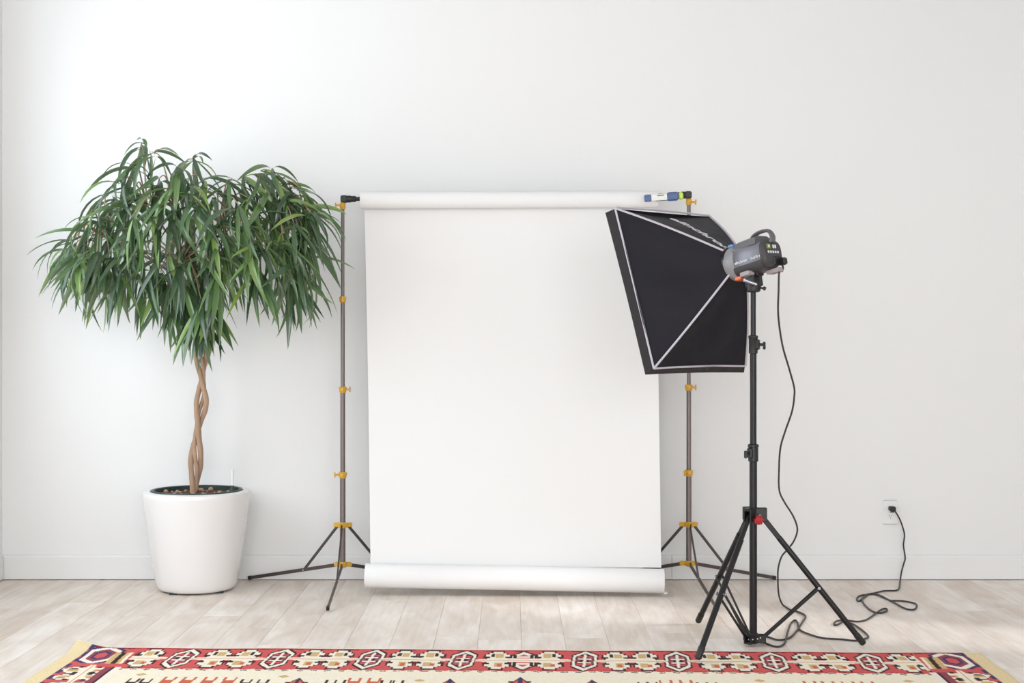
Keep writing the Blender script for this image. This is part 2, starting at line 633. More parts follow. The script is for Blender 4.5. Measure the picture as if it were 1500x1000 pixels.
def centre(z):
    i = int(np.clip(np.searchsorted(zs, z), 1, len(zs) - 1))
    t = (z - zs[i - 1]) / (zs[i] - zs[i - 1])
    return cs[i - 1].lerp(cs[i], t)


z_lo, z_hi = zs[0] + .002, zs[-1]
for k, (amp, ph, r0, r1) in enumerate([(.0225, 0.0, .0140, .0105), (.0225, PI, .0135, .0105), (.017, PI / 2, .0100, .0080)]):
    pts, rad = [], []
    for i in range(61):
        t = i / 60
        z = z_lo + (z_hi - z_lo) * t
        c = centre(z)
        ypx = 500 - (z - H) * F / 6.575
        # strands cross at y = 715, 625, 553, 480 in the photo
        phase = np.interp(-ypx, [-722, -703, -625, -553, -480, -460], [0.0, .15 * PI, PI, 2 * PI, 3 * PI, 3.25 * PI])
        s = phase + ph
        w = amp * (0.55 + .45 * abs(math.sin(phase)))
        pts.append(c + Vector((math.sin(s) * w, math.cos(s) * w * .75, 0)))
        rad.append((r0 + (r1 - r0) * t) * (1 + .10 * math.sin(7 * s + k) * .5 + .05 * math.sin(23 * t + k * 2)))
    obj('stem', MB().tube(pts, rad, 12), M['bark'], fic, True)

# crown: clusters of leaves (pixel, pixel) in the photograph's frame with a distance for each
clus = [(207, 212), (222, 222), (192, 240), (176, 268), (283, 232), (262, 245), (252, 275), (232, 262), (215, 285), (196, 278), (160, 302), (132, 326),
        (128, 318), (108, 352), (110, 368), (122, 362), (135, 345), (165, 330), (192, 318), (225, 318), (255, 285), (275, 270), (300, 262), (318, 285),
        (340, 262), (358, 258), (382, 250), (400, 248), (425, 262), (440, 275), (446, 284), (455, 310), (448, 300), (418, 290), (392, 285), (365, 290),
        (372, 318), (400, 320), (430, 325), (446, 335), (452, 350), (445, 355), (415, 352), (388, 362), (372, 352), (355, 330), (330, 318), (310, 330),
        (345, 372), (325, 365), (300, 375), (282, 355), (262, 385), (245, 370), (220, 392), (200, 365), (182, 372), (160, 372), (142, 368), (122, 385),
        (235, 398), (258, 395), (300, 398), (318, 402), (285, 405), (270, 420), (310, 425), (295, 440), (205, 402), (175, 400), (288, 444), (300, 450), (281, 438), (306, 440), (248, 412), (440, 385), (446, 378), (432, 405),
        (148, 392), (128, 390), (270, 320), (290, 300), (240, 300), (205, 335), (330, 345), (380, 395), (455, 312), (350, 300), (180, 300)]
crand = random.Random(21)
tips = []
for i, (px, py) in enumerate(clus):
    q = ((px - 275) / 250.0) ** 2 + ((min(py, 400) - 350) / 190.0) ** 2
    depth = 6.52 - .50 * math.sqrt(max(0.03, 1 - q)) * crand.uniform(.55, 1.0)
    tips.append(at(px, py, depth))
for i in range(16):                                   # back and inside of the crown
    px = crand.uniform(95, 460)
    py = crand.uniform(275, 405)
    tips.append(at(px, py, crand.uniform(6.45, 6.66)))

fork = cs[-1]
hubs_px = [(215, 300, 6.40), (150, 345, 6.40), (255, 300, 6.25), (320, 330, 6.30), (400, 310, 6.42), (360, 350, 6.55), (265, 380, 6.22), (300, 290, 6.6), (200, 360, 6.6)]
hubs = [at(*h) for h in hubs_px]
bmb = [MB() for _ in hubs]
for k, hb in enumerate(hubs):
    mid = fork.lerp(hb, .45) + Vector((0, 0, .05))
    mid.x = fork.x + (hb.x - fork.x) * .32
    bmb[k].tube(spline([fork - Vector((0, 0, .05)), fork + Vector(((hb.x - fork.x) * .1, (hb.y - fork.y) * .1, .05)), mid, hb], 6),
                [.010 - .0055 * i / 18 for i in range(19)], 8)
for tp in tips:
    k = min(range(len(hubs)), key=lambda i: (hubs[i] - tp).length)
    hb = hubs[k]
    m1 = hb.lerp(tp, .55) + Vector((0, 0, .05 + .15 * (hb - tp).length * .5))
    bmb[k].tube(spline([hb - Vector((0, 0, .01)), m1, tp], 5), [.0042 - .0022 * i / 10 for i in range(11)], 5)
for k in range(len(hubs)):
    obj('branch', bmb[k], M['twig'], fic, True)


def leaf_verts(bend, width, twist, seg=8, fold=.22):
    """unit-long leaf along +x that arches down; returns verts and faces"""
    vs_, fs_ = [], []
    p = np.array([0.0, 0.0, 0.0])
    for i in range(seg + 1):
        s = i / seg
        th = bend * (s ** .85)
        d = np.array([math.cos(th), 0, -math.sin(th)])
        nrm = np.array([math.sin(th), 0, math.cos(th)])
        if i:
            p = p + d / seg
        w = width * (max(0.0, math.sin(PI * min(1, s ** .72)))) ** .85
        w = max(w, .010 if s < .12 else .0015)
        tw = twist * s
        lat = np.array([0, 1, 0]) * math.cos(tw) + nrm * math.sin(tw)
        nn = nrm * math.cos(tw) - np.array([0, 1, 0]) * math.sin(tw)
        for e in (-1, 0, 1):
            vs_.append(p + lat * (e * w / 2) + nn * (abs(e) * w * fold))
    for i in range(seg):
        for e in range(2):
            a = i * 3 + e
            fs_.append((a, a + 3, a + 4, a + 1))
    return np.array(vs_), fs_


variants = []
for bend, width, tw in [(.45, .098, .3), (.9, .10, -.3), (1.25, .09, .5), (1.55, .092, -.5), (.25, .102, .15), (1.8, .085, .2)]:
    variants.append(leaf_verts(math.radians(180 / PI * bend), width, tw))
leaf_meshes = []
for vs_, fs_ in variants:
    mb = MB().add(vs_, fs_)
    me = simple_mesh('leaf', mb, M['leaf'])
    me.polygons.foreach_set('use_smooth', [True] * len(me.polygons))
    leaf_meshes.append(me)

leaves = []
for ti, tp in enumerate(tips):
    out = Vector((tp.x - (-1.50), (tp.y - 6.5) * 1.2, 0))
    if out.length < 1e-3:
        out = Vector((0, -1, 0))
    az0 = math.atan2(out.y, out.x)
    high = np.clip((tp.z - 1.42) / .5, 0, 1)          # 0 low ... 1 top of the crown
    n = crand.choice([7, 8, 8, 9])
    for j in range(n):
        az = az0 + crand.gauss(0, 1.15) if crand.random() < .75 else crand.uniform(-PI, PI)
        back = j / n * .05
        base = tp + Vector((-math.cos(az0) * back, -math.sin(az0) * back, -.02 * j / n + crand.uniform(-.01, .01)))
        pitch = crand.uniform(-1.35, -.3) if crand.random() > .22 + .40 * high else crand.uniform(-.35, .6)
        if tp.z < 1.46:
            pitch = crand.uniform(-1.5, -.55)
        vi = crand.choice([1, 2, 3, 3, 5, 5]) if pitch > -.5 else crand.choice([0, 0, 1, 4, 4, 0])
        ln = crand.uniform(.19, .31)
        if pitch > .2:
            ln *= .85
        # keep off the wall
        if base.y + math.sin(az) * ln * math.cos(min(pitch, 0)) > 6.80:
            az = -az
        roll = crand.gauss(0, .45)
        R = Matrix.Rotation(az, 4, 'Z') @ Matrix.Rotation(-pitch, 4, 'Y') @ Matrix.Rotation(roll, 4, 'X')
        Mx = Matrix.Translation(base) @ R @ Matrix.Diagonal((ln, ln, ln, 1))
        pts = [Mx @ Vector(v) for v in variants[vi][0][::6]]
        if max(p.y for p in pts) > 6.825:
            continue
        leaves.append((min(p.y for p in pts), vi, base, R, ln, Mx))
leaves.sort(key=lambda q: q[0])
for (_, vi, base, R, ln, Mx) in leaves[:300]:
    o = bpy.data.objects.new('leaf', leaf_meshes[vi])
    o.location = base - WORLD_LOC[fic.name]
    o.rotation_euler = R.to_euler()
    o.scale = (ln, ln, ln)
    finish(o, fic)
mb = MB()
for (_, vi, base, R, ln, Mx) in leaves[300:]:
    A = np.array(Mx)
    vv = variants[vi][0] @ A[:3, :3].T + A[:3, 3]
    mb.add(vv, variants[vi][1])
fo = obj('inner_foliage', mb, M['leaf'], fic)
fo.data.polygons.foreach_set('use_smooth', [True] * len(fo.data.polygons))
fo['kind'] = 'stuff'

# ------------------------------------------------------------------ backdrop stands
def wing_knob(mb, c, side, d):
    """small two-eared wing screw leaving a collar in direction side"""
    c, s = Vector(c), Vector(side).normalized()
    mb.tube([c, c + s * .020], .0045, 8)
    e = c + s * .022
    _, a, b_ = basis(s)
    mb.box(e + b_ * .006, .006, .010, .014, (s, a, b_), bev=.002)
    mb.box(e - b_ * .006, .006, .010, .014, (s, a, b_), bev=.002)


def backdrop_stand(px, d, ytop, collars, hub_u, hub_l, feet, label, tilt=0.0):
    X = (px - 750) * d / F
    z = lambda y: H - (y - 500) * d / F
    t = thing('backdrop_stand', (X, d, 0), label, 'stand', 'stands holding up the paper backdrop')
    zc = [z(c) for c in collars]                       # bottom to top
    ztop = z(ytop)
    levels = [z(hub_l) - .005] + zc + [ztop]
    rad = [.0126, .0112, .0096, .0082][:len(levels) - 1]
    if len(levels) == 4:
        rad = [.0126, .0108, .0088]
    for i in range(len(levels) - 1):
        obj('pole_section', MB().lathe((X, d, 0), (0, 0, 1), [(rad[i], levels[i]), (rad[i], levels[i + 1] + .01)], 16), M['grey_metal'], t, True)
    sides = [(-1, -.2, 0), (1, -.3, 0), (.1, -1, 0)]
    if px > 800:
        sides = [(-.6, -.8, 0), (.8, -.5, 0)]
    for i, zz in enumerate(zc):
        r = rad[i] + .005
        mb = MB().lathe((X, d, zz), (0, 0, 1), [(r * .85, -.016), (r, -.012), (r, -.002), (r * 1.15, 0), (r * 1.15, .008), (r * .9, .013)], 16)
        mb.box((X, d - r, zz), .014, .012, .018, bev=.003)
        c = obj('collar', mb, M['brass'], t, True, 'yellow clamping collar')
        k = MB()
        wing_knob(k, Vector((X, d, zz)) + Vector(sides[i]).normalized() * r * .8, sides[i], d)
        obj('wing_screw', k, M['brass'], c, True)
    hubs_ = []
    for nm, yy, r in (('upper_hub', hub_u, .022), ('lower_hub', hub_l, .020)):
        zz = z(yy)
        mb = MB().lathe((X, d, zz), (0, 0, 1), [(.013, -.013), (r * .9, -.009), (r, -.006), (r, .006), (r * .9, .010), (.013, .014)], 18)
        for ft in feet:
            dr = Vector((ft[0] - X, ft[1] - d, 0)).normalized()
            sd_ = Vector((-dr.y, dr.x, 0))
            for s in (-1, 1):
                mb.box(Vector((X, d, zz)) + dr * (r + .008) + sd_ * (s * .007), .028, .005, .019, (dr, sd_, Vector((0, 0, 1))), bev=.0015)
        obj('hub', mb, M['brass'], t, True, 'yellow leg hub')
        hubs_.append(Vector((X, d, zz)))
    for ft in feet:
        ft = Vector(ft)
        dr = Vector((ft.x - X, ft.y - d, 0)).normalized()
        sd_ = Vector((-dr.y, dr.x, 0))
        a = hubs_[1] + dr * .022
        lg = ft - a
        ld = lg.normalized()
        n_ = ld.cross(sd_)
        leg = obj('leg', MB().box(a + lg * .5, lg.length, .009, .016, (ld, sd_, n_), bev=.002), M['dark_metal'], t)
        b0 = hubs_[0] + dr * .024
        b1 = a + ld * .20
        br = b1 - b0
        bd = br.normalized()
        obj('brace', MB().box(b0 + br * .5, br.length, .007, .013, (bd, sd_, bd.cross(sd_)), bev=.002), M['dark_metal'], t)
        obj('rivet', MB().tube([b1 - sd_ * .009, b1 + sd_ * .009], .005, 10), M['chrome'], leg, True)
        obj('rubber_foot', MB().box(ft - ld * .01, .024, .013, .019, (ld, sd_, n_), bev=.003), M['black_plastic'], leg)
    return Vector((X, d, ztop))


tl = backdrop_stand(502, 6.56, 300, [695, 570, 438], 769, 827, [(-1.262, 6.812, .013), (-.781, 6.023, .013), (-.345, 6.812, .013)],
                    'grey backdrop stand with yellow collars beside the potted ficus')
tr = backdrop_stand(1009, 6.60, 292, [692, 567], 768, 825, [(1.262, 6.812, .013), (.868, 6.008, .013), (.375, 6.812, .013)],
                    'grey backdrop stand with yellow collars behind the softbox')
tr_z = tr.z

# crossbar
CL = at(504, 291.5, 6.56)
CR = at(1008, 285.5, 6.60)
cb = thing('crossbar', (CL + CR) / 2, 'black telescopic crossbar carrying the white paper roll between two stands', 'crossbar')
e = (CR - CL).normalized()
obj('bar', MB().tube([CL + e * .03, CL + e * .115, CL + e * .116, CR - e * .03], [.0098, .0098, .0085, .0085], 14), M['black_plastic'], cb, True)


def end_clamp(c, s):
    mb = MB()
    mb.box(c, .030, .034, .034, bev=.005)
    mb.lathe(c, s, [(.0165, .010), (.0165, .030), (.0145, .034), (.0145, .052), (.012, .055)], 14)
    return mb


obj('end_clamp', end_clamp(CL, e), M['black_plastic'], cb, True)
obj('end_clamp', end_clamp(CR, -e), M['black_plastic'], cb, True)
for c, s in ((Vector((tl.x, tl.y, CL.z)), -1), (Vector((tr.x, tr.y, CR.z)), 1)):
    mb = MB().lathe((c.x, c.y, c.z - .032), (0, 0, 1), [(.012, -.014), (.0135, -.010), (.0135, .012), (.011, .016)], 14)
    mb.box((c.x, c.y - .012, c.z - .03), .012, .012, .018, bev=.003)
    k = obj('collar', mb, M['brass'], cb, True, 'yellow top collar')
    w = MB()
    wing_knob(w, (c.x + s * .01, c.y - .004, c.z - .028 - (.004 if s > 0 else 0)), (s, -.3, -.1), 6.6)
    obj('wing_screw', w, M['brass'], k, True)

# ------------------------------------------------------------------ paper backdrop
RT = .0385
pl = at(528, 293.5, 6.56 - .0)
pr = at(963, 291.5, 6.60)
pap = thing('paper_backdrop', Vector(((pl.x + pr.x) / 2, 6.5, .03)), 'wide white seamless paper backdrop hanging from crossbar to a loose roll above floor', 'backdrop')


def roll_mb(a, b_, r, rc, n=48, seg=10, bulge=0.0):
    a, b_ = Vector(a), Vector(b_)
    d, s, t = basis(b_ - a)
    mb = MB()
    rings = []
    L_ = (b_ - a).length
    prof_ = [(rc, 0), (r * .985, 0), (r, .002)] + [(r + bulge * math.sin(PI * i / seg) ** 2 * .5, L_ * i / seg) for i in range(1, seg)] + [(r, L_ - .002), (r * .985, L_), (rc, L_)]
    for rad, h in prof_:
        rings.append([a + d * h + s * (math.cos(2 * PI * j / n) * rad) + t * (math.sin(2 * PI * j / n) * rad) for j in range(n)])
    mb.rings(rings, True, False)
    return mb


obj('top_roll', roll_mb(pl, pr, RT, .026), M['paper'], pap, True)
obj('core', roll_mb(pl + e * .001, pr - e * .001, .026, .0115, 24, 4), M['cardboard'], pap, True)
RB = .054
bl = at(535.5, 844, 6.42)
br_ = at(971.5, 848, 6.42)
br_.y = 6.40
bl.z = .0360 + RB
br_.z = .0135 + RB
obj('bottom_roll', roll_mb(bl, br_, RB, .035), M['paper'], pap, True)
# hanging sheet, from the rear of the top roll to the rear of the bottom roll
NU, NV = 28, 40
TLc, TRc = at(532.5, 296, 6.56), at(963, 294, 6.60)
BLc, BRc = at(541, 832, 6.42), at(970.5, 834, 6.40)
TLc.y += RT + .001; TRc.y += RT + .001
BLc.y += RB + .001; BRc.y += RB + .001
front, back = [], []
for j in range(NV + 1):
    v = j / NV
    for i in range(NU + 1):
        u = i / NU
        p = TLc.lerp(TRc, u).lerp(BLc.lerp(BRc, u), v)
        side = (u - .5) * 2
        env = math.sin(PI * v)
        p.y += env * (.010 * math.sin(2.3 * u + 3 * v) - .012 * side ** 4 - .006)
        p.x += env * (-.004 * side)
        front.append(p.copy())
        q = p.copy(); q.y += .0007
        back.append(q)
mb = MB()
n1 = NU + 1
fs_ = [(j * n1 + i, j * n1 + i + 1, (j + 1) * n1 + i + 1, (j + 1) * n1 + i) for j in range(NV) for i in range(NU)]
off = len(front)
fb = [tuple(off + k for k in q[::-1]) for q in fs_]
edge = []
for j in range(NV):
    edge.append((j * n1, (j + 1) * n1, off + (j + 1) * n1, off + j * n1))
    a = j * n1 + NU
    edge.append((a, off + a, off + a + n1, a + n1))
mb.add(front + back, fs_ + fb + edge)
obj('sheet', mb, M['paper'], pap, True)
# loose paper edge at the low right end of the roll
tip = br_ + Vector((0, -.02, -RB + .006))
obj('loose_edge', MB().box(tip + Vector((.004, -.01, .002)), .014, .05, .004, (Vector((1, 0, .1)), Vector((0, 1, 0)), Vector((-.1, 0, 1))), bev=.001), M['paper'], pap)

# blue and white handle clipped over the right end of the crossbar
k0 = at(944, 290.5, 6.528)
k1 = at(1002, 286.5, 6.528)
kd = (k1 - k0).normalized()
kL = (k1 - k0).length
sp = thing('clamp', (k0 + k1) / 2, 'blue and white plastic clamp handle with lime band at end of the crossbar', 'clamp')
U2 = Vector((0, 0, 1)); U2 = (U2 - kd * U2.dot(kd)).normalized(); N2 = kd.cross(U2)


def kbox(name, a, b_, h, dpt, m, bev=.004):
    c = k0 + kd * (kL * (a + b_) / 2)
    return obj(name, MB().box(c, kL * (b_ - a), dpt, h, (kd, N2, U2), bev=bev), m, sp)


kbox('jaw', 0.0, .17, .031, .026, M['blue'], .003)
kbox('sleeve', .16, .58, .030, .024, M['label'], .003)
kbox('grip', .56, .86, .040, .034, M['blue'], .007)
kbox('band', .86, .975, .034, .030, M['lime'], .006)
ls = k0 + kd * (kL * .3) + U2 * .010 - N2 * 0
obj('label_strip', MB().box(k0 + kd * (kL * .40) + Vector((0, -.0125, .0075)), kL * .17, .0015, .004, (kd, N2, U2)), M['mid_grey'], sp)
obj('lower_rail', MB().box(k0 + kd * (kL * .43) + U2 * -.0145, kL * .3, .018, .004, (kd, N2, U2), bev=.001), M['dark_grey'], sp)

# ------------------------------------------------------------------ light stand
SX, SD = .911, 5.37
zz = lambda y: H - (y - 500) * SD / F
st = thing('light_stand', (SX, SD, 0), 'black tripod light stand with red knob carrying the strobe, one foot on rug', 'stand')
feet = [Vector((.751, 5.747, .013)), Vector((.659, 5.042, .021)), Vector((1.317, 5.32, .013))]
obj('pole_section', MB().lathe((SX, SD, 0), (0, 0, 1), [(.0145, .012), (.0145, zz(655))], 20), M['black_metal'], st, True)
obj('pole_section', MB().lathe((SX, SD, 0), (0, 0, 1), [(.0125, zz(660)), (.0125, zz(500))], 20), M['black_metal'], st, True)
obj('pole_section', MB().lathe((SX, SD, 0), (0, 0, 1), [(.0100, zz(505)), (.0100, zz(424))], 20), M['black_metal'], st, True)
for y0, y1, r, side in ((675, 651, .019, (-.75, -.66, 0)), (517, 492, .0165, (.9, -.43, 0))):
    mb = MB().lathe((SX, SD, 0), (0, 0, 1), [(r * .85, zz(y0) - .002), (r, zz(y0)), (r, zz(y1) - .01), (r * 1.1, zz(y1) - .008), (r * 1.1, zz(y1)), (r * .8, zz(y1) + .003)], 18)
    ym = (zz(y0) + zz(y1)) / 2
    sv = Vector(side).normalized()
    mb.box(Vector((SX, SD, ym)) + sv * r, .016, .022, .040, (sv, Vector((-sv.y, sv.x, 0)), Vector((0, 0, 1))), bev=.004)
    c = obj('collar', mb, M['black_plastic'], st, True)
    kn = MB()
    e0 = Vector((SX, SD, ym)) + sv * (r + .008)
    kn.tube([e0, e0 + sv * .014], .006, 10)
    kn.box(e0 + sv * .018 + Vector((0, 0, -.004)), .009, .012, .030, (sv, Vector((-sv.y, sv.x, 0)), Vector((0, 0, 1))), bev=.003)
    obj('wing_screw', kn, M['black_plastic'], c, True)
# top collar of the legs
hz = zz(753)
mb = MB().lathe((SX, SD, hz), (0, 0, 1), [(.017, -.026), (.021, -.022), (.021, .020), (.017, .024)], 18)
for ft in feet:
    dr = Vector((ft.x - SX, ft.y - SD, 0)).normalized()
    sv = Vector((-dr.y, dr.x, 0))
    for s in (-1, 1):
        mb.box(Vector((SX, SD, hz)) + dr * .028 + sv * (s * .0135), .046, .006, .050, (dr, sv, Vector((0, 0, 1))), bev=.002)
    mb.box(Vector((SX, SD, hz + .020)) + dr * .028, .046, .030, .010, (dr, sv, Vector((0, 0, 1))), bev=.002)
obj('hub', mb, M['black_plastic'], st, True)
kc = Vector((SX + .008, SD - .022, zz(759)))
mb = MB().lathe(kc, (.25, -1, -.1), [(.006, 0), (.006, .010), (.013, .012), (.0165, .016), (.0165, .026), (.012, .031), (.005, .032)], 12)
for i in range(6):
    a = i * PI / 3
    mb.tube([kc + Vector((.004 + math.cos(a) * .0155, -.014, math.sin(a) * .0155)), kc + Vector((.007 + math.cos(a) * .0155, -.027, math.sin(a) * .0155))], .004, 6)
obj('lock_knob', mb, M['red'], st, True, 'red locking knob')
mb = MB()
for s in (-1, 1):
    mb.lathe((SX + s * .017 + .003, SD - .028, zz(753.5)), (0, -1, 0), [(.005, 0), (.005, .006), (.002, .008)], 8)
obj('rivet', mb, M['chrome'], st, True)
# bottom hub
bz = zz(937)
mb = MB().lathe((SX, SD, 0), (0, 0, 1), [(.016, .006), (.022, .009), (.022, .040), (.017, .045)], 18)
for ft in feet:
    dr = Vector((ft.x - SX, ft.y - SD, 0)).normalized()
    sv = Vector((-dr.y, dr.x, 0))
    for s in (-1, 1):
        mb.box(Vector((SX, SD, .025)) + dr * .026 + sv * (s * .013), .042, .006, .030, (dr, sv, Vector((0, 0, 1))), bev=.002)
    mb.box(Vector((SX, SD, .013)) + dr * .026, .042, .030, .008, (dr, sv, Vector((0, 0, 1))), bev=.002)
obj('foot_hub', mb, M['black_plastic'], st, True)
for i, dx in enumerate((-.022, -.008, .010, .022)):
    obj('rivet', MB().lathe((SX + dx, SD - .040 + abs(dx) * .6, .026 + .002 * i), (0, -1, 0), [(.003, 0), (.003, .004), (.001, .005)], 8), M['chrome'], st, True)
for i, ft in enumerate(feet):
    dr = Vector((ft.x - SX, ft.y - SD, 0)).normalized()
    sv = Vector((-dr.y, dr.x, 0))
    a = Vector((SX, SD, hz - .012)) + dr * .036
    ld = (ft - a).normalized()
    nrm = ld.cross(sv)
    L_ = (ft - a).length
    split_ = a + ld * (L_ * .16)
    # flattened top of the leg, then the round tube
    leg = obj('leg', MB().tube([split_, ft - ld * .03], .0112, 14), M['black_metal'], st, True)
    obj('leg_bracket', MB().box(a + ld * (L_ * .09), L_ * .22, .012, .020, (ld, sv, nrm), bev=.003), M['black_metal'], leg, False)
    obj('rubber_foot', MB().tube([ft - ld * .045, ft - ld * .006, ft], [.0128, .0128, .009], 14), M['black_plastic'], leg, True)
    bp_ = a + ld * (L_ * .555)
    b0 = Vector((SX, SD, .028)) + dr * .036
    for s in (-1, 1):
        q0, q1 = b0 + sv * (s * .0095), bp_ + sv * (s * .0145)
        bd = (q1 - q0).normalized()
        obj('brace', MB().box((q0 + q1) / 2, (q1 - q0).length + .012, .004, .011, (bd, sv, bd.cross(sv)), bev=.001), M['black_metal'], st)
    obj('bolt', MB().tube([bp_ - sv * .019, bp_ + sv * .019], .0055, 10), M['chrome'], leg, True)

# ------------------------------------------------------------------ strobe head
RC = Vector((.857, 5.443, 1.440))                       # centre of the front ring
RR = Vector((.967, 5.304, 1.474))
A = (RC - RR).normalized()                              # forwards
Rv = Vector((-A.y, A.x, 0)).normalized() * -1           # camera right-hand side of the head
U = Rv.cross(A).normalized()
if U.z < 0:
    U = -U
HL = (RC - RR).length
mount_z = zz(426)
hd = thing('studio_strobe', (SX, SD, mount_z), 'grey studio strobe with carry handle and rear buttons mounted on the black light stand', 'strobe')


def hp(s, r_, u_):
    """point in the head's own axes: s behind the front ring, r to its right, u up"""
    return RC - A * s + Rv * r_ + U * u_


def section(s, w, h, n=24, p=3.2, du=0.0):
    out = []
    for j in range(n):
        t = 2 * PI * j / n
        cx, cy = math.cos(t), math.sin(t)
        k = (abs(cx) ** p + abs(cy) ** p) ** (-1 / p)
        out.append(hp(s, cx * k * w / 2, cy * k * h / 2 + du))
    return out


mb = MB().rings([section(.030, .112, .118), section(.034, .118, .124), section(.10, .114, .122), section(HL - .004, .100, .100), section(HL, .094, .094)])
body = obj('body', mb, M['silver'], hd, True)
mb = MB()
mb.rings([[hp(s, math.cos(2 * PI * j / 32) * r, math.sin(2 * PI * j / 32) * r) for j in range(32)] for s, r in
          ((-.006, .058), (-.006, .066), (.006, .0685), (.030, .0685), (.044, .064), (.046, .05))])
obj('front_collar', mb, M['light_grey'], hd, True, 'light grey front collar')
# dark lower shell and grey ridge along the top
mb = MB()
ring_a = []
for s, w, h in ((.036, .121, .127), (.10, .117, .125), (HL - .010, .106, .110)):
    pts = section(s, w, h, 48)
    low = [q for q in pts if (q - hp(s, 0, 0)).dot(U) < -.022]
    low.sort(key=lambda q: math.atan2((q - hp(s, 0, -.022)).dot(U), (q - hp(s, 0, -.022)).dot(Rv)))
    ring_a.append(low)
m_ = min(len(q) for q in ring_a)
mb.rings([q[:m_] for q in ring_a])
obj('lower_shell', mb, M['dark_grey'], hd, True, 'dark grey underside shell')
mb = MB().rings([[hp(s, a * w, u_) for a, u_ in ((-1, .043), (-.92, .060 + k), (-.5, .070 + k), (.5, .070 + k), (.92, .060 + k), (1, .043))] for s, w, k in
                 ((.028, .046, -.010), (.05, .050, .002), (.10, .050, .004), (.15, .048, .004))])
obj('top_ridge', mb, M['mid_grey'], hd, True, 'mid grey ridge along the top')
# rear panel
mb = MB().rings([section(HL - .012, .104, .106), section(HL + .004, .102, .102), section(HL + .010, .092, .090)])
panel = obj('rear_panel', mb, M['dark_grey'], hd, True, 'dark rear control panel')
sb = HL + .0105


def key(name, r_, u_, w, h, m):
    return obj(name, MB().box(hp(sb, r_, u_), .003, w, h, (A, Rv, U), bev=.0008), m, panel)


key('button', -.022, .024, .020, .018, M['green_key'])
key('button_mark', -.022, .024, .007, .010, M['print']).location -= (A * .002)
for k in range(2):
    key('button', .004 + k * .011, .024, .008, .013, M['print'])
for k in range(5):
    key('button', -.026 + k * .013, .003, .008, .009, M['print'])
# power socket and moulded connector
obj('socket', MB().box(hp(sb - .002, .018, -.030), .012, .044, .034, (A, Rv, U), bev=.004), M['black_plastic'], panel)
# carry handle
hpts = spline([hp(.092, 0, .052), hp(.100, 0, .073), hp(.116, 0, .086), hp(.148, 0, .091), hp(.184, 0, .085), hp(.198, 0, .062), hp(.192, 0, .040)], 6)
mb = MB()
rings = []
for i, p in enumerate(hpts):
    d_ = (hpts[min(i + 1, len(hpts) - 1)] - hpts[max(i - 1, 0)]).normalized()
    nn = d_.cross(Rv).normalized()
    t_ = i / (len(hpts) - 1)
    w_ = .017 - .005 * math.sin(PI * t_)
    h_ = .009
    rings.append([p + Rv * (math.cos(2 * PI * j / 12) * w_) + nn * (math.sin(2 * PI * j / 12) * h_ * .75) for j in range(12)])
mb.rings(rings)
obj('handle', mb, M['mid_grey'], hd, True)
# latches of the front ring
obj('latch', MB().box(hp(.012, -.018, .067), .026, .030, .012, (A, Rv, U), bev=.003), M['sky_blue'], hd, False, 'blue latch')
obj('latch', MB().box(hp(.034, -.022, -.063), .032, .036, .016, (A, Rv, U), bev=.003), M['orange'], hd, False, 'orange latch')
# ribbed pads below
for s, r_, u_, ln in ((.088, -.044, -.057, .046), (.168, .020, -.063, .060)):
    mb = MB().box(hp(s, r_, u_), ln, .034, .014, (A, Rv, U), bev=.003)
    for q in range(4):
        mb.box(hp(s, r_ - .016 + q * .0105, u_ - .007), ln * .9, .004, .005, (A, Rv, U), bev=.001)
    obj('pad', mb, M['pad'], hd, False, 'pale ribbed pad')
# tilting bracket that sits on the stand's spigot
mb = MB().lathe((SX, SD, 0), (0, 0, 1), [(.020, zz(428)), (.027, zz(426)), (.030, zz(416)), (.026, zz(411))], 18)
for s in (-1, 1):
    mb.box(Vector((SX, SD, zz(407))) + Rv * (s * .019), .046, .016, .070, (A, Rv, U), bev=.004)
mb.box(hp(.088, 0, -.064), .055, .040, .014, (A, Rv, U), bev=.004)
mb.box(Vector((SX, SD, zz(408))) , .040, .036, .044, (A, Rv, U), bev=.003)
obj('tilt_bracket', mb, M['black_plastic'], hd, True)
a0, a1 = at(1089, 409.5, 5.315), at(1108.5, 416.5, 5.315)
obj('lever', MB().tube([a0, a0.lerp(a1, .12), a0.lerp(a1, .13), a1], [.0085, .0085, .0058, .0058], 12), M['chrome'], hd, True, 'chrome tilt lever')
obj('lever_pivot', MB().tube([a0.lerp(a1, .6), Vector((SX, SD - .005, a0.lerp(a1, .6).z))], .008, 10), M['black_plastic'], hd, True)
kq = Vector((SX, SD, zz(421)))
obj('thumb_screw', MB().tube([kq + Vector((.018, -.008, 0)), kq + Vector((.034, -.014, -.003)), kq + Vector((.036, -.015, -.003)), kq + Vector((.044, -.018, -.006))],
                             [.004, .004, .008, .007], 10), M['black_plastic'], hd, True)
# lettering along the side
sx0 = hp(.060, -.0600, -.008)
lt = text_mb('elinchrom', .0160, hp(.048, -.0602, -.016), -A, U, lift=.0004)
o = obj('lettering', lt, M['print'], hd, False, 'white maker name along the side')
lt = text_mb('D-LITE 4', .0125, hp(.128, -.0578, -.014), -A, U, lift=.0004)
obj('lettering', lt, M['print'], hd, False, 'white model lettering on the side')

# ------------------------------------------------------------------ softbox
az, tl_, sw, sh = .686, .338, .558, .671
r_ = Vector((math.cos(az), math.sin(az), 0))
ah = Vector((-math.sin(az), math.cos(az), 0))
a_ = ah * math.cos(tl_) - Vector((0, 0, math.sin(tl_)))
u_ = Vector((0, 0, math.cos(tl_))) + ah * math.sin(tl_)
fc = Vector((.654, 5.692, 1.335))
sbx = thing('softbox', fc - a_ * .33, 'black fabric rectangular softbox with light grey piping fitted to the strobe', 'softbox')


